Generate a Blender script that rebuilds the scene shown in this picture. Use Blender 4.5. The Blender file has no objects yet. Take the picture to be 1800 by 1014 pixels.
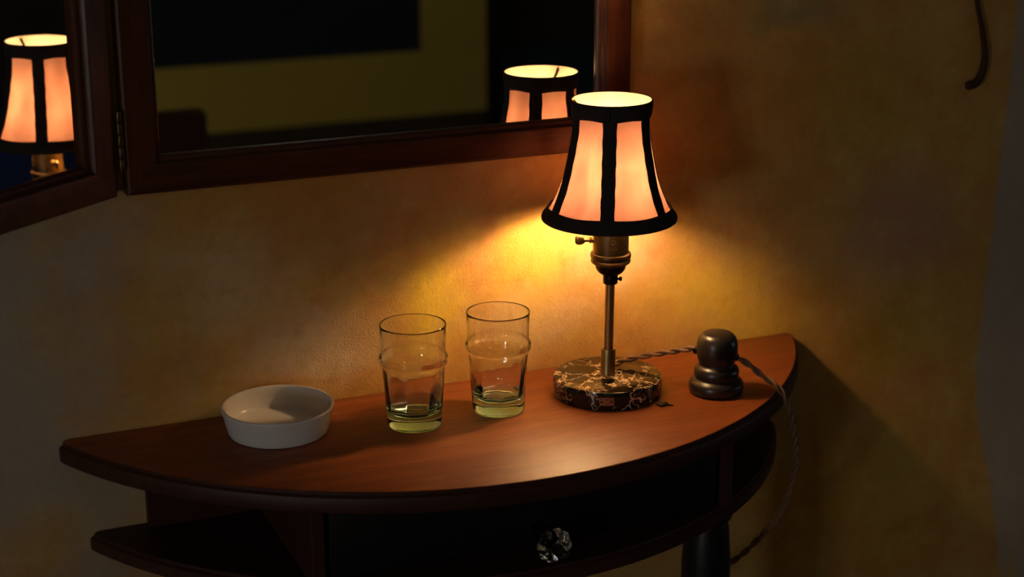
import bpy, bmesh, math, random
from mathutils import Vector, Matrix
random.seed(7)
sc = bpy.context.scene
COL = sc.collection
TZ = 0.75                       # height of the table top above the floor

# ------------------------------------------------------------------ camera
F_PX, PITCH, YAW, ROLL = 3019.85, 0.298902, 0.401231, -0.003208
CAM = Vector((-0.713117, -1.620208, 0.638469 + TZ))
fw = Vector((math.sin(YAW) * math.cos(PITCH), math.cos(YAW) * math.cos(PITCH), -math.sin(PITCH)))
rt = Vector((math.cos(YAW), -math.sin(YAW), 0)); up = rt.cross(fw)
r2 = rt * math.cos(ROLL) + up * math.sin(ROLL); u2 = -rt * math.sin(ROLL) + up * math.cos(ROLL)
cd = bpy.data.cameras.new('camera'); cam = bpy.data.objects.new('camera', cd); COL.objects.link(cam)
M = Matrix((r2, u2, -fw)).transposed().to_4x4(); M.translation = CAM
cam.matrix_world = M
cd.sensor_width = 36; cd.lens = F_PX / 1800 * 36
cd.clip_start = 0.02
cd.dof.use_dof = True; cd.dof.focus_distance = 1.73; cd.dof.aperture_fstop = 4.0
sc.camera = cam

# ------------------------------------------------------------------ world, exposure
w = bpy.data.worlds.new('world'); sc.world = w; w.use_nodes = True
w.node_tree.nodes['Background'].inputs[0].default_value = (.02, .025, .035, 1)
w.node_tree.nodes['Background'].inputs[1].default_value = .2
vs = sc.view_settings
vs.view_transform = 'Standard'; vs.look = 'None'; vs.exposure = 0; vs.gamma = 1; vs.use_curve_mapping = False
LAMP_POWER = 2.6
LAMP_COLOR = (1, .605, .265)
ADDED_GLOW = (.92, .96, 1.0); ADDED_GLOW_STRENGTH = 17.5       # glow of an assumed, unseen window in the left wall
sc.cycles.max_bounces = 12; sc.cycles.transmission_bounces = 12; sc.cycles.transparent_max_bounces = 12
sc.cycles.diffuse_bounces = 3; sc.cycles.glossy_bounces = 6
sc.cycles.sample_clamp_indirect = 60.0; sc.cycles.blur_glossy = 1.0
sc.cycles.use_denoising = True

# ------------------------------------------------------------------ material helpers
class NT:
    def __init__(s, name):
        s.m = bpy.data.materials.new(name); s.m.use_nodes = True
        s.t = s.m.node_tree; s.n = s.t.nodes; s.b = s.n['Principled BSDF']; s.out = s.n['Material Output']
        s.coord = s.n.new('ShaderNodeTexCoord').outputs['Object']
    def link(s, a, b): s.t.links.new(a, b)
    def put(s, v, sock):
        if hasattr(v, 'is_output') or isinstance(v, bpy.types.NodeSocket): s.link(v, sock)
        elif isinstance(v, (tuple, list)):
            sock.default_value = tuple(v) + (1,) if len(v) == 3 and len(sock.default_value) == 4 else v
        else: sock.default_value = v
    def math(s, op, a, b=0.5, c=None, clamp=False):
        n = s.n.new('ShaderNodeMath'); n.operation = op; n.use_clamp = clamp
        s.put(a, n.inputs[0]); s.put(b, n.inputs[1])
        if c is not None: s.put(c, n.inputs[2])
        return n.outputs[0]
    def vec(s, op, a, b=(0, 0, 0)):
        n = s.n.new('ShaderNodeVectorMath'); n.operation = op
        s.put(a, n.inputs[0]); s.put(b, n.inputs[1])
        return n.outputs['Value'] if op in ('LENGTH', 'DISTANCE', 'DOT_PRODUCT') else n.outputs[0]
    def noise(s, scale, detail=3, rough=.5, vec=None, dist=0, color=False):
        n = s.n.new('ShaderNodeTexNoise'); s.link(vec or s.coord, n.inputs['Vector'])
        n.inputs['Scale'].default_value = scale; n.inputs['Detail'].default_value = detail
        n.inputs['Roughness'].default_value = rough; n.inputs['Distortion'].default_value = dist
        return n.outputs['Color'] if color else n.outputs[0]
    def smooth(s, v, a, b, lo=0, hi=1):
        n = s.n.new('ShaderNodeMapRange'); n.interpolation_type = 'SMOOTHSTEP'
        s.put(v, n.inputs[0]); s.put(a, n.inputs[1]); s.put(b, n.inputs[2]); s.put(lo, n.inputs[3]); s.put(hi, n.inputs[4])
        return n.outputs[0]
    def mix(s, f, a, b, mode='MIX'):
        n = s.n.new('ShaderNodeMix'); n.data_type = 'RGBA'; n.blend_type = mode
        s.put(f, n.inputs[0]); s.put(a, n.inputs[6]); s.put(b, n.inputs[7]); return n.outputs[2]
    def sep(s, v=None):
        n = s.n.new('ShaderNodeSeparateXYZ'); s.link(v or s.coord, n.inputs[0]); return n.outputs
    def comb(s, x, y, z):
        n = s.n.new('ShaderNodeCombineXYZ'); s.put(x, n.inputs[0]); s.put(y, n.inputs[1]); s.put(z, n.inputs[2]); return n.outputs[0]
    def scale(s, sx, sy, sz, v=None): return s.vec('MULTIPLY', v or s.coord, (sx, sy, sz))
    def bump(s, h, strength=.3, dist=.001):
        n = s.n.new('ShaderNodeBump'); s.put(h, n.inputs['Height']); n.inputs['Strength'].default_value = strength
        n.inputs['Distance'].default_value = dist; s.link(n.outputs[0], s.b.inputs['Normal']); return n.outputs[0]
    def set(s, col=None, rough=None, metal=None, **k):
        if col is not None: s.put(col, s.b.inputs['Base Color'])
        if rough is not None: s.put(rough, s.b.inputs['Roughness'])
        if metal is not None: s.put(metal, s.b.inputs['Metallic'])
        for a, v in k.items(): s.put(v, s.b.inputs[a.replace('_', ' ')])
        return s

def plain(name, col, rough=.5, metal=0, var=.12, vscale=30, spec=.5):
    t = NT(name); f = t.noise(vscale, 3)
    lo = tuple(c * (1 - var) for c in col); hi = tuple(min(1, c * (1 + var)) for c in col)
    t.set(t.mix(f, lo, hi), rough, metal, Specular_IOR_Level=spec)
    return t.m

def wood(name, dark, mid, light, rough, axis='x', scale=1.0, coat=0.0, bump=.08, spec=.42):
    t = NT(name)
    st = {'x': (5, 70, 70), 'y': (70, 5, 70), 'z': (70, 70, 5)}[axis]
    v = t.scale(*[q * scale for q in st])
    wv = t.vec('ADD', v, t.vec('MULTIPLY', t.noise(4, 2, color=True), (2.2, 2.2, 2.2)))
    g1 = t.noise(1, 5, .6, wv); g2 = t.noise(5.5, 3, .6, wv)
    big = t.noise(7, 2)
    c = t.mix(t.smooth(g1, .3, .7), dark, mid)
    c = t.mix(t.smooth(g2, .48, .75, 0, .55), c, light)
    c = t.mix(t.smooth(big, .35, .65, 0, .35), c, dark)
    t.set(c, t.math('MULTIPLY_ADD', g2, .12, rough - .06), 0, Coat_Weight=coat, Coat_Roughness=.22, Specular_IOR_Level=spec)
    t.bump(g2, bump, .0006)
    return t.m

# ------------------------------------------------------------------ mesh helpers
def finish(name, bm, mat, parent=None, root=None, smooth=True, angle=35):
    """bm holds world coordinates; root is the Empty whose location is the thing's base."""
    if root is not None:
        bmesh.ops.translate(bm, verts=bm.verts, vec=-Vector(root.location))
    bmesh.ops.recalc_face_normals(bm, faces=bm.faces)
    me = bpy.data.meshes.new(name); bm.to_mesh(me); bm.free()
    if smooth:
        for q in me.polygons: q.use_smooth = True
        me.set_sharp_from_angle(angle=math.radians(angle))
    if mat: me.materials.append(mat)
    o = bpy.data.objects.new(name, me); COL.objects.link(o)
    if parent is not None: o.parent = parent
    return o

def tag(o, label=None, cat=None, group=None, kind=None):
    if label: o['label'] = label
    if cat: o['category'] = cat
    if group: o['group'] = group
    if kind: o['kind'] = kind
    return o

def empty(name, loc, label, cat, group=None):
    o = bpy.data.objects.new(name, None); COL.objects.link(o); o.location = loc
    o.empty_display_size = .05
    return tag(o, label, cat, group)

def box(x0, x1, y0, y1, z0, z1, bev=0.0, bm=None, seg=2):
    b = bm or bmesh.new()
    vs_ = [b.verts.new(c) for c in ((x0,y0,z0),(x1,y0,z0),(x1,y1,z0),(x0,y1,z0),(x0,y0,z1),(x1,y0,z1),(x1,y1,z1),(x0,y1,z1))]
    fs = [b.faces.new([vs_[i] for i in q]) for q in ((0,3,2,1),(4,5,6,7),(0,1,5,4),(1,2,6,5),(2,3,7,6),(3,0,4,7))]
    if bev:
        es = list({e for f in fs for e in f.edges})
        bmesh.ops.bevel(b, geom=es, offset=bev, segments=seg, profile=.5, affect='EDGES')
    return b

def lathe(prof, c, seg=64, bm=None, mod=None, M=None):
    """prof: list of (radius, height); radius 0 closes the end. mod(theta, r, z) -> r"""
    b = bm or bmesh.new(); c = Vector(c); rings = []
    def P(r, th, z):
        v = Vector((r * math.cos(th), r * math.sin(th), z))
        return c + (M @ v if M is not None else v)
    for r, z in prof:
        if r <= 1e-9: rings.append([b.verts.new(P(0, 0, z))])
        else: rings.append([b.verts.new(P(mod(2*math.pi*k/seg, r, z) if mod else r, 2*math.pi*k/seg, z)) for k in range(seg)])
    for A, B in zip(rings, rings[1:]):
        if len(A) == 1 and len(B) == 1: continue
        for k in range(seg):
            k2 = (k + 1) % seg
            if len(A) == 1: b.faces.new((A[0], B[k2], B[k]))
            elif len(B) == 1: b.faces.new((A[k], A[k2], B[0]))
            else: b.faces.new((A[k], A[k2], B[k2], B[k]))
    return b

def catmull(pts, n=10):
    pts = [Vector(p) for p in pts]; P = [2*pts[0]-pts[1]] + pts + [2*pts[-1]-pts[-2]]; out = []
    for i in range(1, len(P) - 2):
        for k in range(n):
            t = k / n
            out.append(.5*((2*P[i]) + (P[i+1]-P[i-1])*t + (2*P[i-1]-5*P[i]+4*P[i+1]-P[i+2])*t*t + (3*P[i]-P[i-1]-3*P[i+1]+P[i+2])*t**3))
    out.append(pts[-1]); return out

def sprof(pts, n=6): return [(max(v.x, 0), v.y) for v in catmull([(r, z, 0) for r, z in pts], n)]

def tube(path, rad, seg=10, bm=None):
    b = bm or bmesh.new(); path = [Vector(p) for p in path]; rings = []
    t0 = (path[1]-path[0]).normalized()
    nrm = t0.orthogonal().normalized()
    for i, p in enumerate(path):
        t = (path[min(i+1, len(path)-1)] - path[max(i-1, 0)]).normalized()
        nrm = (nrm - t * nrm.dot(t)).normalized(); bn = t.cross(nrm)
        r = rad(i / (len(path)-1)) if callable(rad) else rad
        rings.append([b.verts.new(p + (nrm*math.cos(2*math.pi*k/seg) + bn*math.sin(2*math.pi*k/seg))*r) for k in range(seg)])
    for A, B in zip(rings, rings[1:]):
        for k in range(seg): b.faces.new((A[k], A[(k+1)%seg], B[(k+1)%seg], B[k]))
    b.faces.new(rings[0][::-1]); b.faces.new(rings[-1])
    return b

# ------------------------------------------------------------------ materials
def wall_material():
    t = NT('limewash_wall')
    wob = t.vec('SUBTRACT', t.noise(9, 4, .55, color=True), (.5, .5, .5))
    P = t.vec('ADD', t.coord, t.vec('MULTIPLY', wob, (.12, 0, .12)))
    P2 = t.vec('ADD', t.coord, t.vec('MULTIPLY', wob, (.05, 0, .05)))
    def blob(x, z, rx, rz, src=P):
        d = t.vec('LENGTH', t.vec('MULTIPLY', t.vec('SUBTRACT', src, (x, 0, z + TZ)), (1/rx, 0, 1/rz)))
        return t.smooth(d, 1.0, .15)
    n1 = t.noise(5.5, 4, .55); n2 = t.noise(13, 4, .6); n3 = t.noise(3.1, 3)
    col = t.mix(t.smooth(n1, .36, .64), (.61, .325, .078), (.69, .435, .125))
    col = t.mix(t.smooth(n2, .44, .68, 0, .75), col, (.62, .29, .08))
    col = t.mix(t.smooth(n3, .5, .7, 0, .5), col, (.55, .38, .12))
    YEL = (.82, .56, .05); RED = (.58, .25, .10); OLV = (.52, .345, .045); PNK = (.52, .29, .20); GRN = (.30, .32, .15); CRM = (.76, .58, .38); ORG = (.60, .29, .035)
    for x, z, rx, rz, c, k in (
        (-.11, .09, .055, .09, YEL, .9), (-.045, .14, .03, .10, RED, .6), (-.02, .10, .05, .10, YEL, .35), (-.20, .20, .13, .09, RED, .55),
        (-.236, .228, .10, .07, ORG, .5), (.22, .06, .13, .07, YEL, .75), (.28, .02, .10, .05, YEL, .6), (.46, -.03, .10, .09, OLV, .8),
        (.477, .116, .13, .10, PNK, .75), (.315, .37, .07, .04, GRN, .7), (.395, .27, .13, .08, OLV, .6), (.27, .26, .11, .12, ORG, .5),
        (.10, .11, .09, .06, CRM, .55), (.0, .055, .10, .04, CRM, .45), (-.25, .06, .11, .06, CRM, .7), (.474, -.18, .12, .10, OLV, .5),
        (.36, -.22, .16, .16, ORG, .7), (.5, -.30, .14, .10, ORG, .6), (-.33, .15, .10, .08, CRM, .5), (-.15, .06, .05, .05, ORG, .4), (-.1, .22, .09, .05, RED, .5), (.5, -.09, .05, .05, RED, .4)):
        col = t.mix(t.math('MULTIPLY', blob(x, z, rx, rz), k), col, c)
    brush = t.noise(24, 6, .65, t.vec('ADD', t.coord, t.vec('MULTIPLY', wob, (.05, 0, .05))))
    col = t.mix(t.smooth(brush, .50, .72, 0, .45), col, (.74, .54, .20))
    col = t.mix(t.smooth(brush, .50, .30, 0, .40), col, (.48, .20, .035))
    bare = t.mix(t.smooth(n1, .3, .7), (.42, .365, .305), (.50, .43, .355))
    X, Y, Z = t.sep()
    # where the coloured wash thins out to bare plaster on the left
    lx = t.math('ADD', X, t.math('MULTIPLY', t.math('SUBTRACT', t.noise(7, 4, .6), .5), .34))
    left = t.smooth(lx, -.38, -.54)
    left = t.math('MAXIMUM', left, t.math('MULTIPLY', blob(-.50, -.06, .16, .10), .8))
    left = t.math('MULTIPLY', left, t.math('SUBTRACT', 1, t.math('MULTIPLY', blob(-.55, -.11, .07, .07), .8)))
    left = t.math('MULTIPLY', left, t.math('SUBTRACT', 1, t.math('MULTIPLY', blob(-.40, .06, .07, .10), .6)))
    # hand-cut edge of the wash on the right
    ramp = t.n.new('ShaderNodeValToRGB'); cr = ramp.color_ramp; cr.interpolation = 'B_SPLINE'
    edge = [(-.45, .685), (-.371, .665), (-.245, .635), (-.164, .609), (-.048, .59), (.064, .5645), (.17, .5605), (.2655, .561), (.318, .572), (.37, .5955), (.45, .635)]
    for i, (z, x) in enumerate(edge):
        e = cr.elements[i] if i < 2 else cr.elements.new(.5)
        e.position = (z + .5); v = (x - .5) * 4
        e.color = (v, v, v, 1)
    t.link(t.math('ADD', Z, .5 - TZ), ramp.inputs[0])
    bd = t.math('MULTIPLY_ADD', ramp.outputs[0], .25, .5)
    xr = t.math('ADD', X, t.math('MULTIPLY', t.math('SUBTRACT', t.noise(40, 3), .5), .012))
    right = t.smooth(t.math('SUBTRACT', xr, bd), -.006, .005)
    right = t.math('MULTIPLY', right, t.math('SUBTRACT', 1, t.math('MULTIPLY', blob(.685, -.40, .012, .09, P2), .8)))
    m = t.math('MAXIMUM', left, right)
    col = t.mix(t.math('MULTIPLY', m, .93), col, bare)
    fine = t.noise(90, 4, .6)
    col = t.mix(t.smooth(fine, .35, .7, 0, .22), col, (.42, .25, .07))
    t.set(col, .82, 0, Specular_IOR_Level=.25)
    h = t.math('ADD', t.math('MULTIPLY', t.noise(330, 4, .65), .8), t.math('MULTIPLY', t.noise(45, 3), .7))
    h = t.math('ADD', h, t.math('MULTIPLY', blob(-.2, .09, .15, .12), t.noise(420, 3)))
    t.bump(h, .6, .0012)
    return t.m

def marble_material():
    t = NT('black_veined_marble')
    wob = t.vec('MULTIPLY', t.vec('SUBTRACT', t.noise(28, 4, .65, color=True), (.5, .5, .5)), (.045, .045, .045))
    P = t.vec('ADD', t.vec('ADD', t.coord, (.31, .17, .05)), wob)
    def vein(scale, wid, rnd=1):
        n = t.n.new('ShaderNodeTexVoronoi'); n.feature = 'DISTANCE_TO_EDGE'; t.link(P, n.inputs['Vector']); n.inputs['Scale'].default_value = scale
        return t.smooth(n.outputs['Distance'], wid, wid * .25)
    patch = t.noise(24, 3, .6, t.vec('ADD', t.coord, (.31, .17, .05)))
    a = t.math('MULTIPLY', vein(26, .030), t.smooth(patch, .40, .54))
    b = t.math('MULTIPLY', vein(55, .035), t.smooth(t.noise(34, 2), .47, .60))
    blot = t.smooth(t.noise(60, 4, .6, P), .595, .635)
    blot = t.math('MULTIPLY', blot, t.smooth(patch, .50, .57))
    m = t.math('MAXIMUM', t.math('MAXIMUM', a, t.math('MULTIPLY', b, .6)), blot)
    c = t.mix(t.smooth(t.noise(45, 3), .3, .7), (.006, .006, .007), (.022, .017, .012))
    t.set(t.mix(m, c, (.74, .55, .38)), .10, 0, Specular_IOR_Level=.55)
    return t.m

def fabric_shade():
    t = NT('peach_silk')
    n = t.n; th = t.scale(1, 1, 1)
    weave = t.noise(900, 2, .5, t.scale(1, 1, .25)); cloud = t.noise(22, 4, .6); streak = t.noise(60, 3, .55, t.scale(1, 1, .12))
    f = t.math('ADD', t.math('MULTIPLY', cloud, .6), t.math('MULTIPLY', streak, .4))
    tc = t.mix(t.smooth(f, .35, .65), (.098, .037, .027), (.158, .072, .052))
    tc = t.mix(t.smooth(weave, .4, .65, 0, .18), tc, (.075, .028, .017))
    dif = n.new('ShaderNodeBsdfDiffuse'); t.put((.85, .74, .62), dif.inputs[0])
    tr = n.new('ShaderNodeBsdfTranslucent'); t.link(tc, tr.inputs[0])
    mx = n.new('ShaderNodeMixShader'); mx.inputs[0].default_value = .5
    t.link(dif.outputs[0], mx.inputs[1]); t.link(tr.outputs[0], mx.inputs[2]); t.link(mx.outputs[0], t.out.inputs[0])
    bp = n.new('ShaderNodeBump'); bp.inputs['Strength'].default_value = .25; bp.inputs['Distance'].default_value = .0006
    t.link(weave, bp.inputs['Height']); t.link(bp.outputs[0], dif.inputs['Normal']); t.link(bp.outputs[0], tr.inputs['Normal'])
    return t.m

def glass(name, col, rough=0.0, ior=1.5, ripple=0.0):
    t = NT(name); t.set(col, rough, 0, Transmission_Weight=1.0, IOR=ior)
    if ripple: t.bump(t.noise(55, 2), ripple, .002)
    return t.m

MT = {}
MT['wall'] = wall_material()
MT['top'] = wood('cherry_table_top', (.18, .045, .011), (.28, .074, .018), (.39, .120, .033), .43, 'x', 1.0, 0.0)
MT['carcass'] = wood('mahogany_carcass', (.042, .012, .0065), (.066, .019, .009), (.085, .025, .012), .52, 'x', 1.0, 0)
MT['edge'] = MT['top']
MT['black'] = plain('black_painted_wood', (.008, .008, .009), .42, 0, .2)
MT['frame_v'] = wood('mirror_frame_upright_wood', (.055, .014, .006), (.11, .030, .010), (.16, .046, .015), .40, 'z', 1.0, .04, .05, .3)
MT['frame_h'] = wood('mirror_frame_rail_wood', (.055, .014, .006), (.11, .030, .010), (.16, .046, .015), .40, 'x', 1.0, .04, .05, .3)
t = NT('mirror_silver'); t.set((.80, .82, .80), .012, 1.0); MT['mirror'] = t.m
MT['brass'] = plain('aged_brass', (.30, .19, .075), .36, 1, .35, 60)
MT['brassdark'] = plain('patinated_brass', (.12, .075, .035), .42, 1, .4, 80)
MT['stem'] = plain('drawn_brass_tube', (.36, .25, .10), .40, 1, .2, 40)
MT['neck'] = plain('blackened_brass', (.03, .022, .016), .40, 1, .3)
MT['marble'] = marble_material()
MT['silk'] = fabric_shade()
MT['trim'] = plain('black_grosgrain_ribbon', (.030, .025, .023), .85, 0, .35, 400, .2)
MT['dimmer'] = plain('dark_turned_wood', (.018, .014, .012), .33, 0, .35, 120, .6)
MT['cord'] = plain('brown_braided_cord', (.24, .135, .072), .8, 0, .3, 500, .2)
MT['porcelain'] = plain('white_porcelain', (.80, .77, .755), .16, 0, .04, 30, .5)
MT['tumbler'] = glass('aqua_recycled_glass', (1, 1, 1), 0, 1.5, 0)
_t = MT['tumbler'].node_tree; _va = _t.nodes.new('ShaderNodeVolumeAbsorption'); _va.inputs['Color'].default_value = (.32, .90, .97, 1); _va.inputs['Density'].default_value = 24
_t.links.new(_va.outputs[0], _t.nodes['Material Output'].inputs['Volume'])
MT['knob'] = glass('clear_pressed_glass', (.95, .97, .98), 0, 1.5)
MT['plate'] = plain('copper_label', (.34, .15, .075), .5, .4, .3, 400)
MT['leaf'] = plain('dried_leaf', (.045, .028, .015), .8, 0, .5, 300)
MT['tendril'] = plain('brown_leather_cord', (.055, .030, .016), .7, 0, .3, 60, .2)
MT['floor'] = wood('dark_floorboards', (.05, .025, .012), (.08, .04, .02), (.1, .05, .025), .5, 'x', .2)
MT['ceiling'] = plain('ceiling_paint', (.35, .32, .27), .9)
MT['sidewall'] = plain('ochre_room_wall', (.76, .52, .085), .85, 0, .12, 3, .2)
MT['brownwall'] = plain('dark_brown_wall', (.06, .045, .03), .8, 0, .2, 3, .2)  # dark brown with slight random tone, for right wall and door leaf
MT['nightglass'] = plain('dark_window_glass', (.024, .030, .038), .4, 0, .3, 4)
MT['dado'] = wood('brown_dado', (.075, .045, .016), (.10, .06, .02), (.12, .075, .026), .6, 'x', .3)
MT['chairwood'] = wood('brown_chair_wood', (.10, .038, .012), (.14, .055, .018), (.17, .07, .02), .5, 'z', .6)
MT['blue'] = plain('blue_upholstery', (.035, .055, .22), .9, 0, .2, 20, .1)
MT['doorblue'] = plain('slate_blue_door_paint', (.022, .034, .040), .5, 0, .15, 6)
t = NT('assumed_window_glow'); t.set((0, 0, 0), .3, 0, Emission_Color=ADDED_GLOW, Emission_Strength=ADDED_GLOW_STRENGTH); MT['added_glow'] = t.m  # glowing pane of the assumed left window, added for ambient light
t = NT('assumed_cool_glow'); t.set((0, 0, 0), .3, 0, Emission_Color=(.7, .86, 1.0), Emission_Strength=5); MT['added_glow2'] = t.m  # glowing pane of the assumed right window, added for the glassware
t = NT('clear_bulb_glass')
tp = t.n.new('ShaderNodeBsdfTransparent'); gl = t.n.new('ShaderNodeBsdfGlossy'); gl.inputs['Roughness'].default_value = .05
fr = t.n.new('ShaderNodeFresnel'); mxs = t.n.new('ShaderNodeMixShader')
t.link(fr.outputs[0], mxs.inputs[0]); t.link(tp.outputs[0], mxs.inputs[1]); t.link(gl.outputs[0], mxs.inputs[2]); t.link(mxs.outputs[0], t.out.inputs[0])
MT['bulbglass'] = t.m
t = NT('hot_filament'); t.set((0, 0, 0), .5, 0, Emission_Color=LAMP_COLOR, Emission_Strength=40); MT['filament'] = t.m

# ------------------------------------------------------------------ room shell
XL, XR, YF, ZC = -2.5, 3.0, -3.2, 2.6
def struct(name, bm, mat, parent=None, label=None):
    o = finish(name, bm, mat, parent, smooth=False); o['kind'] = 'structure'
    if label: o['label'] = label
    return o
struct('floor', box(XL-.1, XR+.1, YF-.1, .1, -.1, 0), MT['floor'], label='dark wooden floor of the room')
struct('ceiling', box(XL-.1, XR+.1, YF-.1, .1, ZC, ZC+.1), MT['ceiling'], label='plain pale ceiling of the room')
wb = bmesh.new()     # back wall: the wall in view, a subdivided slab with a gently uneven plaster face
box(XL-.1, XR+.1, 0, .1, 0, ZC, bm=wb)
struct('wall_back', wb, MT['wall'], label='yellow and ochre limewashed plaster wall behind the table')

# left wall around the assumed glowing window
def wall_with_hole(name, mat, fixed, a0, a1, hole, label, axis):
    h0, h1, z0, z1 = hole; bm = bmesh.new()
    for (p0, p1, q0, q1) in ((a0, h0, 0, ZC), (h1, a1, 0, ZC), (h0, h1, 0, z0), (h0, h1, z1, ZC)):
        if p1 - p0 < 1e-6 or q1 - q0 < 1e-6: continue
        if axis == 'y': box(fixed-.1, fixed, p0, p1, q0, q1, bm=bm)
        else: box(p0, p1, fixed-.1, fixed, q0, q1, bm=bm)
    return struct(name, bm, mat, label=label)
wall_with_hole('wall_left', MT['sidewall'], XL, YF-.1, 0, (-2.26, -1.82, .62, 1.10), 'ochre wall with the assumed glowing window', 'y')
win = tag(bpy.data.objects.new('assumed_window_1', None), 'assumed glowing window in the left wall, unseen, added for cool room light', None, None, 'structure'); COL.objects.link(win); win.location = (XL, -2.04, .62)  # window assumed from the cool light on the left; added, out of view
finish('pane', box(XL-.06, XL-.05, -2.26, -1.82, .62, 1.10), MT['added_glow'], win, win, False)
bm = bmesh.new()
for a in ((-2.26, -2.23, .62, 1.10), (-1.85, -1.82, .62, 1.10), (-2.23, -1.85, .62, .65), (-2.23, -1.85, 1.07, 1.10), (-2.05, -2.03, .65, 1.07)):
    box(XL-.045, XL-.005, *a, bm=bm)
finish('window_frame', bm, MT['sidewall'], win, win, False)
wall_with_hole('wall_right', MT['brownwall'], XR+.1, YF-.1, 0, (-1.25, -.90, .80, 1.15), 'dark brown wall at the right end of the room', 'y')
w3 = tag(bpy.data.objects.new('assumed_window_3', None), 'assumed small glowing window in the right wall, unseen, added for cool glass edges', None, None, 'structure'); COL.objects.link(w3); w3.location = (XR, -1.075, .80)  # second assumed window, an added cool source out of view on the right
finish('pane', box(XR+.05, XR+.06, -1.25, -.90, .80, 1.15), MT['added_glow2'], w3, w3, False)
bm = bmesh.new()
for a in ((-1.25, -1.23, .80, 1.15), (-.92, -.90, .80, 1.15), (-1.23, -.92, .80, .82), (-1.23, -.92, 1.13, 1.15), (-1.08, -1.065, .82, 1.13)):
    box(XR+.01, XR+.045, *a, bm=bm)
finish('window_frame', bm, MT['brownwall'], w3, w3, False)
# wall opposite, seen in the mirror: night window in a wide ochre surround, dado, dark doorway
wall_with_hole('wall_front', MT['sidewall'], YF, XL, XR, (1.24, 2.14, 0, 2.05), 'ochre wall across the room, seen in the mirror', 'x')
w2 = tag(bpy.data.objects.new('window_2', None), 'dark night window seen in the mirror', None, None, 'structure'); COL.objects.link(w2); w2.location = (.3, YF, TZ-.19)
finish('pane', box(-.55, 1.03, YF+.001, YF+.012, TZ-.19, 1.95), MT['nightglass'], w2, w2, False)
bm = bmesh.new()
for a in ((-.75, -.55, TZ-.384, 2.1), (1.03, 1.238, TZ-.384, 2.1), (-.55, 1.03, TZ-.384, TZ-.19), (-.55, 1.03, 1.95, 2.1)):
    box(a[0], a[1], YF+.001, YF+.014, a[2], a[3], bm=bm)
finish('window_frame', bm, MT['sidewall'], w2, w2, False)
struct('trim_1', box(XL+.001, 1.235, YF+.001, YF+.02, .005, TZ-.385), MT['dado'], label='brown wooden dado on the far wall')
d1 = tag(bpy.data.objects.new('door_1', None), 'dark door with slate blue lower panel seen in the mirror', None, None, 'structure'); COL.objects.link(d1); d1.location = (1.69, YF-.05, 0)
finish('door_leaf', box(1.24, 2.14, YF-.09, YF-.05, 0, 2.05), MT['brownwall'], d1, d1, False)
finish('lower_panel', box(1.30, 2.08, YF-.05, YF-.035, .1, TZ-.21, .006), MT['doorblue'], d1, d1, False)
bm = tube(catmull([(2.0, YF-.05, 1.0), (2.0, YF-.0, 1.0), (1.93, YF+.0, 1.0)], 6), .009, 10)
finish('door_handle', bm, MT['brassdark'], d1, d1)

# ------------------------------------------------------------------ console table
EX, YC = -.092, .18                     # centre line of the half-moon, centre of its arc (y)
def half_moon(R, n=96, back=-.0015, rc=.010):
    """outline of a half-moon of arc radius R, flat side on the wall, small rounded corners"""
    a = math.asin((YC + rc*1.15) / R)                     # arc ends where y = -rc*1.15
    pts = []
    for k in range(n + 1):
        th = math.pi + a + (math.pi - 2*a) * k / n
        pts.append((EX + R*math.cos(th), YC + R*math.sin(th)))
    def corner(p, s):
        xe = EX + s * math.sqrt(R*R - (YC - back)**2)
        c1 = (xe, back); e = (xe - s*rc, back); out = []
        for k in range(1, 6):
            u = k / 5
            out.append(tuple((1-u)**2*p[i] + 2*u*(1-u)*c1[i] + u*u*e[i] for i in (0, 1)))
        return out
    right = corner(pts[-1], 1); left = corner(pts[0], -1)
    return left[::-1] + pts + right
def moon_slab(rings):
    """rings: (z, R) from top to bottom"""
    b = bmesh.new(); L = []
    for z, R in rings: L.append([b.verts.new((x, y, z)) for x, y in half_moon(R)])
    n = len(L[0])
    for A, B in zip(L, L[1:]):
        for k in range(n): b.faces.new((A[k], B[k], B[(k+1) % n], A[(k+1) % n]))
    b.faces.new(L[0]); b.faces.new(L[-1][::-1])
    return b
R0 = .4565
tbl = empty('console_table', (EX, -.13, 0), 'half-moon wooden console table with dark drawer standing against the wall', 'table')
T = TZ
top = finish('table_top', moon_slab([(T, R0-.0012), (T-.0003, R0-.0006), (T-.0007, R0-.0002), (T-.0009, R0-.012)]), MT['top'], tbl, tbl, angle=28)
eg = finish('edge_moulding', moon_slab([(T-.0009, R0-.004), (T-.0010, R0-.0001), (T-.0036, R0-.0001), (T-.0042, R0+.0004), (T-.0046, R0+.0016), (T-.0058, R0+.0030), (T-.0075, R0+.0036), (T-.0185, R0+.0036), (T-.0208, R0+.0026), (T-.022, R0)]), MT['carcass'], tbl, tbl, angle=28)
tag(eg, 'dark mahogany rounded edge under the top')
SH = T - .103; RS = .4375
finish('shelf', moon_slab([(SH, RS-.003), (SH-.0012, RS-.002), (SH-.003, RS-.002), (SH-.0036, RS), (SH-.005, RS+.0016), (SH-.0155, RS+.0016), (SH-.018, RS-.001)]), MT['carcass'], tbl, tbl, angle=28)
finish('back_panel', box(EX-.3385, EX+.3385, -.013, -.0015, SH, T-.022), MT['carcass'], tbl, tbl, False)
for s in (-1, 1):
    x0, x1 = sorted((EX + s*.2245, EX + s*.212))
    finish('side_panel', box(x0, x1, -.207, -.013, SH, T-.022, .0008), MT['carcass'], tbl, tbl, False)
dr = finish('drawer', box(EX-.2065, EX+.2065, -.205, -.020, SH+.003, T-.0255, .0015), MT['black'], tbl, tbl, angle=30)
tag(dr, 'black painted drawer')
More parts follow.
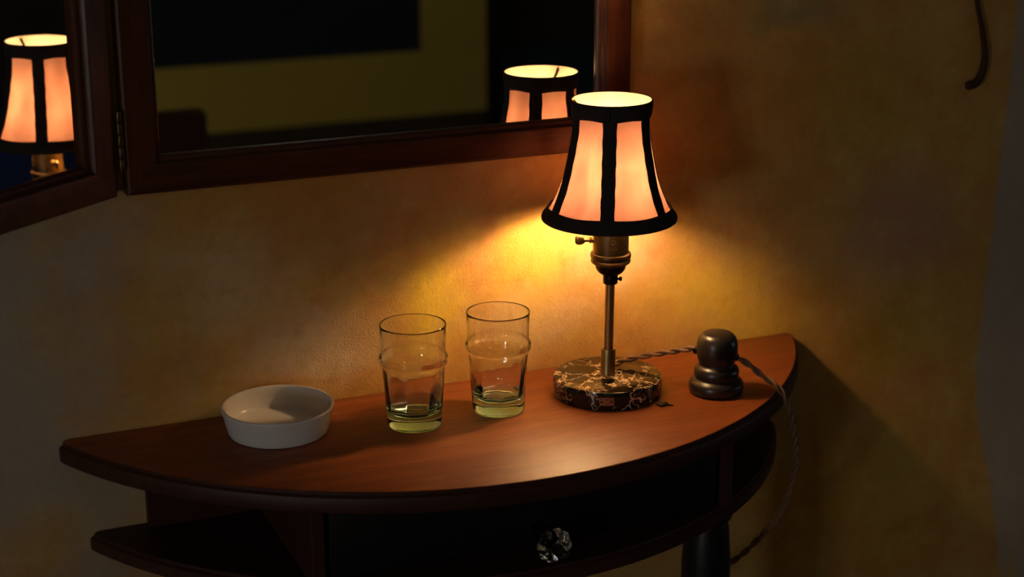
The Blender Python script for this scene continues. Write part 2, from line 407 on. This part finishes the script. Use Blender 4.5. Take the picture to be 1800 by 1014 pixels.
# pressed-glass flower knob on a short collar
KX, KZ = EX + .0065, T - .0875
Mk = Matrix.Rotation(math.radians(90), 3, 'X')            # local z -> -y
def petal(th, r, z): return r * (1 + .055 * math.cos(10 * th) * min(1, max(0, (r - .004) / .010)))
kb = lathe([(0, 0), (.0095, 0), (.0095, .003), (.0065, .006), (.0058, .020), (.0085, .025), (.0135, .030), (.0168, .036), (.0172, .040), (.0150, .0445), (.0105, .0465), (.006, .0458), (.004, .0472), (0, .0478)], (KX, -.205, KZ), 80, mod=petal, M=Mk)
kn = finish('knob', kb, MT['knob'], dr, tbl, angle=60); tag(kn, 'clear pressed-glass flower knob')
for s in (-1, 1):
    cx, cy = EX + s*.229, -.150
    lp = [(0, SH-.018), (.021, SH-.018), (.0255, SH-.021), (.0275, SH-.027), (.0255, SH-.033), (.0215, SH-.036), (.0235, SH-.045), (.0262, SH-.08), (.0268, SH-.13), (.0245, SH-.25), (.020, .20), (.018, .16), (.022, .15), (.022, .14), (.017, .13), (.015, .03), (.019, .012), (.018, 0), (0, 0)]
    finish('leg', lathe(lp, (cx, cy, 0), 40), MT['black'], tbl, tbl)

# ------------------------------------------------------------------ table lamp
LX, LY = .0430, -.0943
AZ = math.atan2(CAM.y - LY, CAM.x - LX)          # a rib of the shade is turned towards the photographer
lamp = empty('table_lamp', (LX, LY, T), 'lit table lamp with peach bell shade, brass stem and black marble base', 'lamp')
base = finish('base', lathe([(0, T), (.0555, T), (.0568, T+.0012), (.0570, T+.003), (.0570, T+.0185), (.0566, T+.0198), (.0558, T+.0203), (0, T+.0203)], (LX, LY, 0), 96), MT['marble'], lamp, lamp)
tag(base, 'round black marble base with cream veins')
# small copper-coloured maker plate on the rim of the base, with three raised marks
def rim_patch(a0, a1, z0, z1, r0, r1, bm=None, n=6):
    b = bm or bmesh.new(); g = []
    for r in (r0, r1):
        for z in (z0, z1):
            g.append([b.verts.new((LX + r*math.cos(a0+(a1-a0)*k/n), LY + r*math.sin(a0+(a1-a0)*k/n), z)) for k in range(n+1)])
    i0, i1, o0, o1 = g
    for k in range(n):
        b.faces.new((o0[k], o0[k+1], o1[k+1], o1[k])); b.faces.new((i0[k], i1[k], i1[k+1], i0[k+1]))
        b.faces.new((o1[k], o1[k+1], i1[k+1], i1[k])); b.faces.new((o0[k], i0[k], i0[k+1], o0[k+1]))
    b.faces.new((o0[0], o1[0], i1[0], i0[0])); b.faces.new((o0[n], i0[n], i1[n], o1[n]))
    return b
pl = finish('label_plate', rim_patch(AZ-.135, AZ+.13, T+.0065, T+.0150, .0566, .0574), MT['plate'], base, lamp, False)
mk = bmesh.new()
for a0, a1, z0, z1 in ((-.115, -.075, .0092, .0112), (.055, .095, .0100, .0116), (-.02, .03, .0128, .0133), (-.05, .05, .0082, .0086), (-.12, -.10, .0128, .0138)):
    rim_patch(AZ+a0, AZ+a1, T+z0, T+z1, .0573, .0577, mk, 3)
finish('label_print', mk, MT['neck'], base, lamp, False)
DXP = .0016     # the stem leans a hair to the right
def ctr(z): return (LX + DXP * z / .14 * .92, LY - DXP * z / .14 * .39)
finish('collar', lathe([(.0050, T+.0203), (.0077, T+.0203), (.0077, T+.0478), (.0074, T+.0490), (.0060, T+.0490), (.0052, T+.0480)], (*ctr(.035), 0), 40), MT['stem'], lamp, lamp)
finish('stem', tube([(*ctr(.02), T+.0205), (*ctr(.07), T+.07), (*ctr(.122), T+.1235)], .0049, 32), MT['stem'], lamp, lamp)
cn = (*ctr(.14), 0)
neck = finish('neck', lathe(sprof([(.0049, T+.1200), (.0070, T+.1200), (.0076, T+.1210)], 2) + [(.0076, T+.1290), (.0074, T+.1300), (.0049, T+.1300)], cn, 40), MT['neck'], lamp, lamp)
vr = Vector((r2.x, r2.y, 0)).normalized()
sc_ = Vector((cn[0], cn[1], T+.1248))
Mx = Vector((0, 0, 1)).rotation_difference(vr).to_matrix()
finish('set_screw', lathe([(0, .0072), (.0013, .0072), (.0012, .0088), (.0022, .0095), (.0024, .0108), (.0018, .0120), (0, .0122)], sc_, 20, M=Mx), MT['neck'], neck, lamp)
finish('socket_cup', lathe(sprof([(.0070, T+.1290), (.0090, T+.1300), (.0130, T+.1330), (.0152, T+.1365), (.0162, T+.1405)], 4) + [(.0162, T+.1415), (0.010, T+.1415)], cn, 48), MT['neck'], lamp, lamp)
finish('socket_ring', lathe([(.0158, T+.1408), (.0175, T+.1412), (.0198, T+.1428), (.0207, T+.1445), (.0203, T+.1462), (.0197, T+.1468), (.0203, T+.1474), (.0210, T+.1490), (.0211, T+.1515), (.0206, T+.1530), (.0196, T+.1536), (.0180, T+.1536)], cn, 60), MT['brassdark'], lamp, lamp)
shell = finish('socket_shell', lathe([(.0184, T+.1525), (.0184, T+.1900), (.0176, T+.1945), (.0150, T+.1965), (.0110, T+.1970), (.0110, T+.2000), (0, T+.2000)], cn, 60), MT['brassdark'], lamp, lamp)
# stamped roundel and marks on the shell, towards the camera
em = bmesh.new()
def shell_pt(da, z, r): return Vector((cn[0] + r*math.cos(AZ+da), cn[1] + r*math.sin(AZ+da), z))
tube([shell_pt(.13 + .11*math.cos(q), T+.1685 + .0021*math.sin(q), .01845) for q in [2*math.pi*k/20 for k in range(21)]], .00028, 6, em)
for a0, a1, z in ((-.13, -.06, .1673), (.32, .40, .1673), (-.05, .0, .1612), (.04, .09, .1612), (.13, .18, .1612), (.22, .27, .1612), (.31, .36, .1612)):
    tube([shell_pt(a0, T+z-.0008, .01845), shell_pt((a0+a1)/2, T+z+.0012, .01845), shell_pt(a1, T+z-.0008, .01845)], .00025, 6, em)
finish('stamped_mark', em, MT['brass'], shell, lamp)
# turn key
kd = -vr; ko = Vector((cn[0], cn[1], T+.1665)); Ml = Vector((0, 0, 1)).rotation_difference(kd).to_matrix()
key = finish('switch_key', lathe(sprof([(.0034, .0178), (.0034, .0190), (.0026, .0196), (.0034, .0206), (.0036, .0214), (.0024, .0226), (.0022, .0255), (.0026, .0275)], 3), ko, 24, M=Ml), MT['brass'], shell, lamp)
kp = bmesh.new()
lathe(sprof([(0, .0262), (.0028, .0268), (.0046, .0295), (.0050, .0325), (.0044, .0352), (.0028, .0366), (0, .0370)], 4), (0, 0, 0), 28, bm=kp)
for v in kp.verts: v.co.x *= .48; v.co.y *= 1.05
for v in kp.verts: v.co = ko + Ml @ (Matrix.Rotation(math.radians(62), 3, 'Z') @ v.co)
finish('key_paddle', kp, MT['brass'], shell, lamp)
# bulb: clear envelope and glowing filament; the lamp's own light sits at the filament
ZB = T + .2275
bulb = finish('bulb', lathe(sprof([(.0105, T+.200), (.0115, T+.206), (.0165, T+.216), (.0190, T+.228), (.0165, T+.240), (.0090, T+.248), (0, T+.250)], 6), cn, 32), MT['bulbglass'], lamp, lamp)
finish('filament', tube([Vector((cn[0] + .004*math.cos(q), cn[1] + .004*math.sin(q), ZB-.0145 + .0002*q)) for q in [k*.5 for k in range(14)]], .0005, 6), MT['filament'], bulb, lamp)
ld = bpy.data.lights.new('lamp_light', 'POINT'); ld.energy = LAMP_POWER; ld.color = LAMP_COLOR; ld.shadow_soft_size = .0115
lo = bpy.data.objects.new('lamp_light', ld); COL.objects.link(lo); lo.parent = lamp; lo.location = Vector((cn[0], cn[1], ZB)) - Vector(lamp.location)
# bell shade: wire frame, six silk gores, six ribbon ribs, ribbon at top and bottom
SA = AZ - .032
ZT, ZBm = T + .3126, T + .1890
SPROF = [(.0660, .1930), (.0636, .1965), (.0582, .2085), (.0508, .2297), (.0437, .2615), (.0400, .2830), (.0392, .2960), (.0399, .3130)]
SP = [(v.x, v.y) for v in catmull([(r, z, 0) for r, z in SPROF], 6)]
def srad(z):
    z = z - T
    for (ra, za), (rb, zb) in zip(SP, SP[1:]):
        if za <= z <= zb: return ra + (rb - ra) * (z - za) / (zb - za)
    return SP[0][0] if z < SP[0][1] else SP[-1][0]
def sctr(z):            # the shade sits a touch askew
    u = (z - T - .25) / .06
    return LX + .0005*u*.92, LY - .0005*u*.39
def flat(th):           # gores pull in a little between the ribs
    q = ((th - SA) % (math.pi/3)) / (math.pi/3)
    return math.sin(math.pi*q)**2
def spt(th, z, off=0.0):
    r = srad(z); zz = (z - T - .193) / (.3115 - .193); zz = min(1, max(0, zz))
    r = r * (1 - .055 * flat(th) * math.sin(math.pi*zz)**.7) + off
    c = sctr(z); return Vector((c[0] + r*math.cos(th), c[1] + r*math.sin(th), z))
fr_ = bmesh.new()
for zr_, rr_ in ((ZT-.0035, .0409), (ZBm+.004, .0680)):
    c = sctr(zr_); tube([Vector((c[0]+rr_*math.cos(q), c[1]+rr_*math.sin(q), zr_)) for q in [2*math.pi*k/48 for k in range(49)]], .0005, 6, fr_)
for k in range(6):
    th = SA + k*math.pi/3
    tube([spt(th, T + .1945 + (.3095-.1945)*i/14, .0010) for i in range(15)], .0005, 6, fr_)
shade = finish('lamp_shade', fr_, MT['brassdark'], lamp, lamp); tag(shade, 'bell-shaped peach silk shade with black ribbon trim')
# bulb clip reaching down from the top ring
cl = bmesh.new()
for s in (-1, 1):
    th = AZ - math.radians(101) + (0 if s > 0 else math.pi)
    c = sctr(ZT); a = Vector((c[0]+.0395*math.cos(th), c[1]+.0395*math.sin(th), ZT-.003))
    m_ = Vector((c[0]+.020*math.cos(th), c[1]+.020*math.sin(th), ZT-.030)); e_ = Vector((cn[0]+.0195*math.cos(th), cn[1]+.0195*math.sin(th), T+.232))
    tube(catmull([a, m_, e_], 8), .0017, 6, cl)
tube([Vector((cn[0]+.0198*math.cos(q), cn[1]+.0198*math.sin(q), T+.231)) for q in [2*math.pi*k/32 for k in range(33)]], .0009, 6, cl)
finish('bulb_clip', cl, MT['brassdark'], shade, lamp)
NZ = 22
for k in range(6):
    th0 = SA + k*math.pi/3; b = bmesh.new(); G = []
    for i in range(NZ + 1):
        z = T + .1930 + (.3128-.1930)*i/NZ
        G.append([b.verts.new(spt(th0 + math.pi/3*j/12, z)) for j in range(13)])
    for i in range(NZ):
        for j in range(12): b.faces.new((G[i][j], G[i][j+1], G[i+1][j+1], G[i+1][j]))
    finish('silk_panel', b, MT['silk'], shade, lamp, angle=80)
    # ribbon over the rib
    b = bmesh.new(); G = []
    for i in range(NZ + 1):
        z = T + .1940 + (.3100-.1940)*i/NZ
        wd = .0071 + .0003*math.sin(i*1.7 + k)
        a = wd / srad(z)
        row = []
        for off, sa in ((.0010, -1), (.0018, -1), (.0024, 0), (.0018, 1), (.0010, 1)):
            row.append(b.verts.new(spt(th0 + sa*a, z, 0) + (spt(th0, z, off) - spt(th0, z, 0))))
        G.append(row)
    for i in range(NZ):
        for j in range(5): b.faces.new((G[i][j], G[i][(j+1) % 5], G[i+1][(j+1) % 5], G[i+1][j]))
    b.faces.new(G[0][::-1]); b.faces.new(G[-1])
    finish('rib_ribbon', b, MT['trim'], shade, lamp, angle=50)
def ring_trim(name, prof, wav):
    b = bmesh.new(); n = 96; G = []
    for k in range(n):
        th = 2*math.pi*k/n; s = flat(th + 0) ; row = []
        for r, z, wz in prof:
            c = sctr(T + z)
            row.append(b.verts.new((c[0] + r*math.cos(th), c[1] + r*math.sin(th), T + z + wz*wav*(1 - s) )))
        G.append(row)
    m = len(prof)
    for k in range(n):
        for j in range(m): b.faces.new((G[k][j], G[(k+1) % n][j], G[(k+1) % n][(j+1) % m], G[k][(j+1) % m]))
    return finish(name, b, MT['trim'], shade, lamp, angle=60)
ring_trim('top_ribbon', [(.0400, .3122, 0), (.0404, .3128, 0), (.0409, .3131, 0), (.0415, .3120, 0), (.0416, .3070, 0), (.0409, .3010, 0), (.0404, .2975, -1), (.0399, .2972, -1), (.0402, .3020, 0), (.0401, .3105, 0)], .0016)
ring_trim('bottom_ribbon', [(.0622, .2015, 1), (.0632, .2022, 1), (.0652, .1985, 0), (.0682, .1950, 0), (.0696, .1918, 0), (.0694, .1895, 0), (.0682, .1886, 0), (.0668, .1896, 0), (.0655, .1930, 0)], .0010)
# seam where the ribbon ends meet
sm = tube([spt(AZ-.055, T+.2985, .0022) , spt(AZ-.055, T+.3050, .0030), spt(AZ-.05, T+.3120, .0026)], .0008, 6)
finish('ribbon_seam', sm, MT['neck'], shade, lamp)

# ------------------------------------------------------------------ twisted cords
def cord(name, pts, label, twist=.032, rad=.0019, n=14):
    path = catmull(pts, n); root = empty(name, path[0], label, 'cord', 'twisted cords of the lamp')
    # resample evenly
    out = [path[0]]; step = .0016; acc = 0
    for a, b in zip(path, path[1:]):
        d = (b - a).length; u = step - acc
        while u <= d: out.append(a + (b - a) * (u / d)); u += step
        acc = d - (u - step)
    for s in (0, 1):
        nrm = Vector((0, 0, 1)); L = []
        for i, q in enumerate(out):
            tt = (out[min(i+1, len(out)-1)] - out[max(i-1, 0)]).normalized()
            nrm = (nrm - tt*nrm.dot(tt)).normalized(); bn = tt.cross(nrm)
            ph = 2*math.pi*i*step/twist + s*math.pi
            L.append(q + (nrm*math.cos(ph) + bn*math.sin(ph)) * rad * .92)
        finish('strand', tube(L, rad, 9), MT['cord'], root, root, angle=80)
    return root
def Zt(pts): return [(x, y, z + T) for x, y, z in pts]
cord('twisted_cord', Zt([(.0530, -.0880, .0245), (.0640, -.0790, .0252), (.0800, -.0780, .0270), (.1040, -.0900, .0330), (.1340, -.1230, .0465)]), 'brown twisted cord running from marble lamp base to turned dimmer')
cord('twisted_cord', Zt([(.1660, -.1430, .0385), (.1800, -.1490, .0300), (.1935, -.1575, .0175), (.2080, -.1680, .0045), (.2215, -.1700, -.0220), (.2420, -.1540, -.0770), (.2509, -.1350, -.1246), (.2463, -.1200, -.1677), (.2279, -.1100, -.1964), (.2019, -.1000, -.2239), (.1640, -.0900, -.2420), (.1500, -.0500, -.32), (.1480, -.0160, -.45), (.1480, -.0120, -.735)]), 'brown twisted cord hanging from dimmer over table edge', n=18)

# ------------------------------------------------------------------ turned dimmer
DX, DY = .149, -.138
dp = sprof([(.0255, .0004), (.0280, .0020), (.0290, .0070), (.0282, .0120), (.0250, .0155), (.0228, .0168)], 4) + sprof([(.0226, .0172), (.0236, .0205), (.0237, .0240), (.0222, .0280), (.0188, .0310)], 4)[1:] + sprof([(.0182, .0318), (.0196, .0352), (.0212, .0410), (.0216, .0480), (.0211, .0550), (.0190, .0610), (.0155, .0645), (.0128, .0655)], 4)[1:]
dm = empty('dimmer_switch', (DX, DY, T), 'dark turned wooden cord dimmer shaped like stacked rings, right of the lamp', 'dimmer')
finish('body', lathe([(0, T+.0004)] + [(r, T+z) for r, z in dp] + [(0, T+.0658)], (DX, DY, 0), 64), MT['dimmer'], dm, dm, angle=50)
for ex, ey, ez, ax in ((.0155, -.0045, .0388, (.93, -.35, -.25)), (-.0135, .0130, .0440, (-.68, .73, -.1))):
    Mg = Vector((0, 0, 1)).rotation_difference(Vector(ax).normalized()).to_matrix()
    finish('cord_grommet', lathe([(0, 0), (.0048, 0), (.0046, .004), (.0040, .0062), (0, .0064)], (DX+ex, DY+ey, T+ez), 24, M=Mg), MT['neck'], dm, dm)

# ------------------------------------------------------------------ drinking glasses
def tumbler(x, y, label, sR, rot):
    def fac(th, r, z):                        # eight soft facets inside the lower half
        if z - T > .060 or z - T < .012 or r > .0297 or abs(r - (.0274 + (z - T) * .0062 / .059)) < .0012: return r
        a = ((th - rot) % (math.pi/4)) - math.pi/8
        k = min(1, max(0, (.058 - (z - T)) / .02))
        return r * (1 - k + k * (math.cos(math.pi/8) / math.cos(a) * .985 + .02))
    outer = [(.0235, .0006), (.0262, .0004), (.0274, .0022), (.0280, .010), (.0292, .028), (.0303, .046), (.0312, .0590), (.0315, .0635), (.0320, .0649), (.0341, .0664), (.0350, .0700), (.0344, .0732), (.0328, .0752), (.0322, .0775), (.0323, .084), (.0327, .094), (.0332, .1040), (.0333, .1052), (.0330, .1060), (.0326, .1062), (.0322, .1059), (.0320, .1050)]
    inner = [(.0317, .1035), (.0312, .094), (.0308, .084), (.0307, .0775), (.0312, .0750), (.0323, .0730), (.0327, .0700), (.0318, .0674), (.0304, .0650), (.0299, .0625), (.0292, .0570), (.0281, .045), (.0268, .034), (.0252, .024), (.0230, .0172), (.0182, .0145), (.0120, .0137), (.0060, .0140), (0, .0142)]
    pr = [(0, .0022), (.0170, .0022), (.0220, .0014)] + outer + inner
    return tag(finish('drinking_glass', lathe([(r*sR, T+z) for r, z in pr], (x, y, 0), 96, mod=fac), MT['tumbler'], angle=70), label, 'glass', 'tumblers on the console table')
tumbler(-.1744, -.0990, 'empty aqua glass tumbler standing next to the white dish', 1.0, .2)
tumbler(-.0815, -.0949, 'empty aqua glass tumbler standing next to the lamp', .975, .55)

# ------------------------------------------------------------------ porcelain dish
bp = [(0, .0022), (.0440, .0022), (.0465, .0006), (.0488, .0008), (.0500, .0030), (.0512, .0080), (.0532, .0170), (.0552, .0252), (.0559, .0272), (.0556, .0284), (.0544, .0289), (.0530, .0284), (.0520, .0265), (.0505, .0190), (.0488, .0120), (.0470, .0082), (.0435, .0066), (.030, .0062), (0, .0062)]
tag(finish('porcelain_dish', lathe([(r, T+z) for r, z in bp], (-.3052, -.0627, 0), 96), MT['porcelain'], angle=55), 'shallow white porcelain dish standing on the left of the table', 'dish')

# ------------------------------------------------------------------ scrap on the table
b = bmesh.new()
lathe(sprof([(0, .0003), (.0035, .0004), (.0052, .0016), (.0044, .0030), (.0022, .0040), (0, .0042)], 3), (0, 0, 0), 14, bm=b, mod=lambda th, r, z: r * (1 + .25*math.sin(3*th+1) + .12*math.sin(7*th)))
for v in b.verts: v.co = Vector((.0775 + v.co.x*1.1, -.1525 + v.co.y*.7, T + v.co.z))
tube(catmull([(.0790, -.1530, T+.0016), (.0835, -.1560, T+.0013), (.0875, -.1582, T+.0009)], 5), lambda u: .0016*(1-u*.7), 7, b)
tag(finish('dried_leaf', b, MT['leaf'], angle=60), 'small dark dried leaf scrap on the table beside the marble base', 'leaf')

# ------------------------------------------------------------------ folding wall mirror
# moulding profile: (distance in from the outer edge, height above the back plane)
MP = [(0, 0), (0, .0165), (.0008, .0192), (.0030, .0208), (.0250, .0208), (.0285, .0200), (.0297, .0178), (.0300, .0145), (.0312, .0138), (.0335, .0134), (.0350, .0118), (.0355, .0095), (.0355, .0045), (.0300, .0040)]
def mirror_bars(x0, x1, z0, z1, place, parent, root, suffix=('frame_stile', 'frame_rail')):
    """four mitred bars; place(u, h, z): u along the width, h out from the back"""
    def bar(name, mat, A, B, dirw, dirl):
        b = bmesh.new(); G = []
        for end, s in ((A, 1), (B, -1)):
            G.append([b.verts.new(place(end[0] + dirw[0]*w_ + s*dirl[0]*w_, h, end[1] + dirw[1]*w_ + s*dirl[1]*w_)) for w_, h in MP])
        n = len(MP)
        for j in range(n): b.faces.new((G[0][j], G[0][(j+1) % n], G[1][(j+1) % n], G[1][j]))
        b.faces.new(G[0][::-1]); b.faces.new(G[1])
        return finish(name, b, mat, parent, root, angle=25)
    bar('frame_stile', MT['frame_v'], (x0, z0), (x0, z1), (1, 0), (0, 1))
    bar('frame_stile', MT['frame_v'], (x1, z0), (x1, z1), (-1, 0), (0, 1))
    bar('frame_rail', MT['frame_h'], (x0, z0), (x1, z0), (0, 1), (1, 0))
    bar('frame_rail', MT['frame_h'], (x0, z1), (x1, z1), (0, -1), (1, 0))
MX0, MX1, MZ0, MZ1 = -.4300, .1025, T + .2429, T + 1.02
mir = empty('wall_mirror', ((MX0+MX1)/2, 0, MZ0), 'dark red-brown wooden folding mirror hanging on the wall above the table', 'mirror')
mirror_bars(MX0, MX1, MZ0, MZ1, lambda u, h, z: (u, -.0005 - h, z), mir, mir)
finish('mirror_glass', box(MX0+.032, MX1-.032, -.0072, -.0030, MZ0+.032, MZ1-.032), MT['mirror'], mir, mir, False)
PHI, TILT = math.radians(39.3), math.radians(-.5)
HX, HY = -.4378, -.0201                 # front edge of the hinged wing
wd_ = Vector((-math.cos(PHI), -math.sin(PHI), 0)); wn = Vector((math.sin(PHI), -math.cos(PHI), 0))
def wing(u, h, z):
    zz = z - MZ0 - .03
    return Vector((HX, HY, z)) + wd_*u + wn*(h - .0208 - zz*math.tan(TILT))
bw = bmesh.new()
cs = [wing(u, h, z) for h in (0, .004) for u, z in ((.008, MZ0+.008), (.258, MZ0+.008), (.258, MZ1-.008), (.008, MZ1-.008))]
vsb = [bw.verts.new(c) for c in cs]
for q in ((3, 2, 1, 0), (4, 5, 6, 7), (0, 1, 5, 4), (1, 2, 6, 5), (2, 3, 7, 6), (3, 0, 4, 7)): bw.faces.new([vsb[i] for i in q])
wg = finish('side_wing', bw, MT['frame_v'], mir, mir, False); tag(wg, 'hinged left wing of the mirror folded forward')
mirror_bars(0, .266, MZ0, MZ1, wing, wg, mir)
bw = bmesh.new()
cs = [wing(u, h, z) for h in (.0042, .0078) for u, z in ((.032, MZ0+.032), (.234, MZ0+.032), (.234, MZ1-.032), (.032, MZ1-.032))]
vsb = [bw.verts.new(c) for c in cs]
for q in ((3, 2, 1, 0), (4, 5, 6, 7), (0, 1, 5, 4), (1, 2, 6, 5), (2, 3, 7, 6), (3, 0, 4, 7)): bw.faces.new([vsb[i] for i in q])
finish('mirror_glass', bw, MT['mirror'], wg, mir, False)
for zc in (T+.297, T+.95):
    b = bmesh.new()
    for k in range(5):
        z0 = zc - .0285 + k*.0115
        lathe([(0, z0), (.0026, z0), (.0028, z0+.0006), (.0028, z0+.0104), (.0026, z0+.0110), (0, z0+.0110)], (-.4338, -.0222, 0), 18, bm=b)
    hg = finish('hinge', b, MT['brassdark'], mir, mir); tag(hg, 'narrow brass hinge')
    b = box(MX0-.0012, MX0-.0002, -.0205, -.0030, zc-.0285, zc+.0285)
    finish('hinge_leaf', b, MT['brass'], hg, mir, False)

# ------------------------------------------------------------------ cord end hanging on the wall, upper right
tp_ = [(.545, .52), (.5480, .42), (.5535, .372), (.5638, .3386), (.5707, .3083), (.5685, .2884), (.5610, .2760), (.5490, .2732)]
b = tube(catmull([(x, -.0045, z + T) for x, z in tp_], 8), lambda u: .0028 + .0024*min(1, max(0, (u-.35)/.5)), 12)
tag(finish('hanging_strap', b, MT['tendril'], angle=70), 'dark brown curled strap end hanging on the wall at upper right', 'strap')

# ------------------------------------------------------------------ furniture seen only in the mirrors
ch = empty('dining_chair', (-.17, -1.74, 0), 'low brown wooden chair seen at the bottom left of the mirror', 'chair')
yb = -1.70
finish('backrest', box(-.38, .040, yb-.03, yb, .47, T-.018, .018, seg=3), MT['chairwood'], ch, ch)
finish('seat', box(-.385, .045, yb-.44, yb-.005, .42, .455, .012), MT['chairwood'], ch, ch)
for x in (-.37, .0):
    for y in (yb-.42, yb-.035):
        finish('leg', box(x, x+.035, y, y+.035, 0, .425, .004), MT['chairwood'], ch, ch)
bn = empty('upholstered_bench', (2.2, -.30, 0), 'blue upholstered bench seen in the left wing of the mirror', 'bench')
finish('cushion', box(1.55, 2.85, -.75, -.06, .30, .44, .04, seg=3), MT['blue'], bn, bn)
for x in (1.6, 2.75):
    for y in (-.7, -.14):
        finish('leg', box(x, x+.05, y, y+.05, 0, .305, .004), MT['dado'], bn, bn)

# two unseen bulbs on cords, added behind the camera for sparks in the glassware
t = NT('added_bulb_glow'); t.set((0, 0, 0), .5, 0, Emission_Color=(.95, .95, 1.0), Emission_Strength=28); MT['pend'] = t.m
for px, py, pz, lb in ((-1.55, -2.30, 1.95, 'unseen small pendant bulb near the assumed left window, added for sparks in the glassware'), (.55, -2.75, 2.05, 'unseen small pendant bulb in front of the night window, added for sparks in the glassware')):
    pr_ = empty('added_pendant', (px, py, pz), lb, 'lamp', 'pendant bulbs added for sparks')
    finish('bulb', lathe(sprof([(0, pz-.045), (.016, pz-.040), (.028, pz-.016), (.024, pz+.008), (.014, pz+.028), (.013, pz+.040)], 4) + [(0, pz+.040)], (px, py, 0), 20), MT['pend'], pr_, pr_)
    finish('bulb_holder', lathe([(0, pz+.040), (.017, pz+.040), (.017, pz+.085), (.006, pz+.095), (0, pz+.095)], (px, py, 0), 20), MT['neck'], pr_, pr_)
    finish('cable', tube([(px, py, pz+.09), (px, py, ZC)], .003, 8), MT['neck'], pr_, pr_)
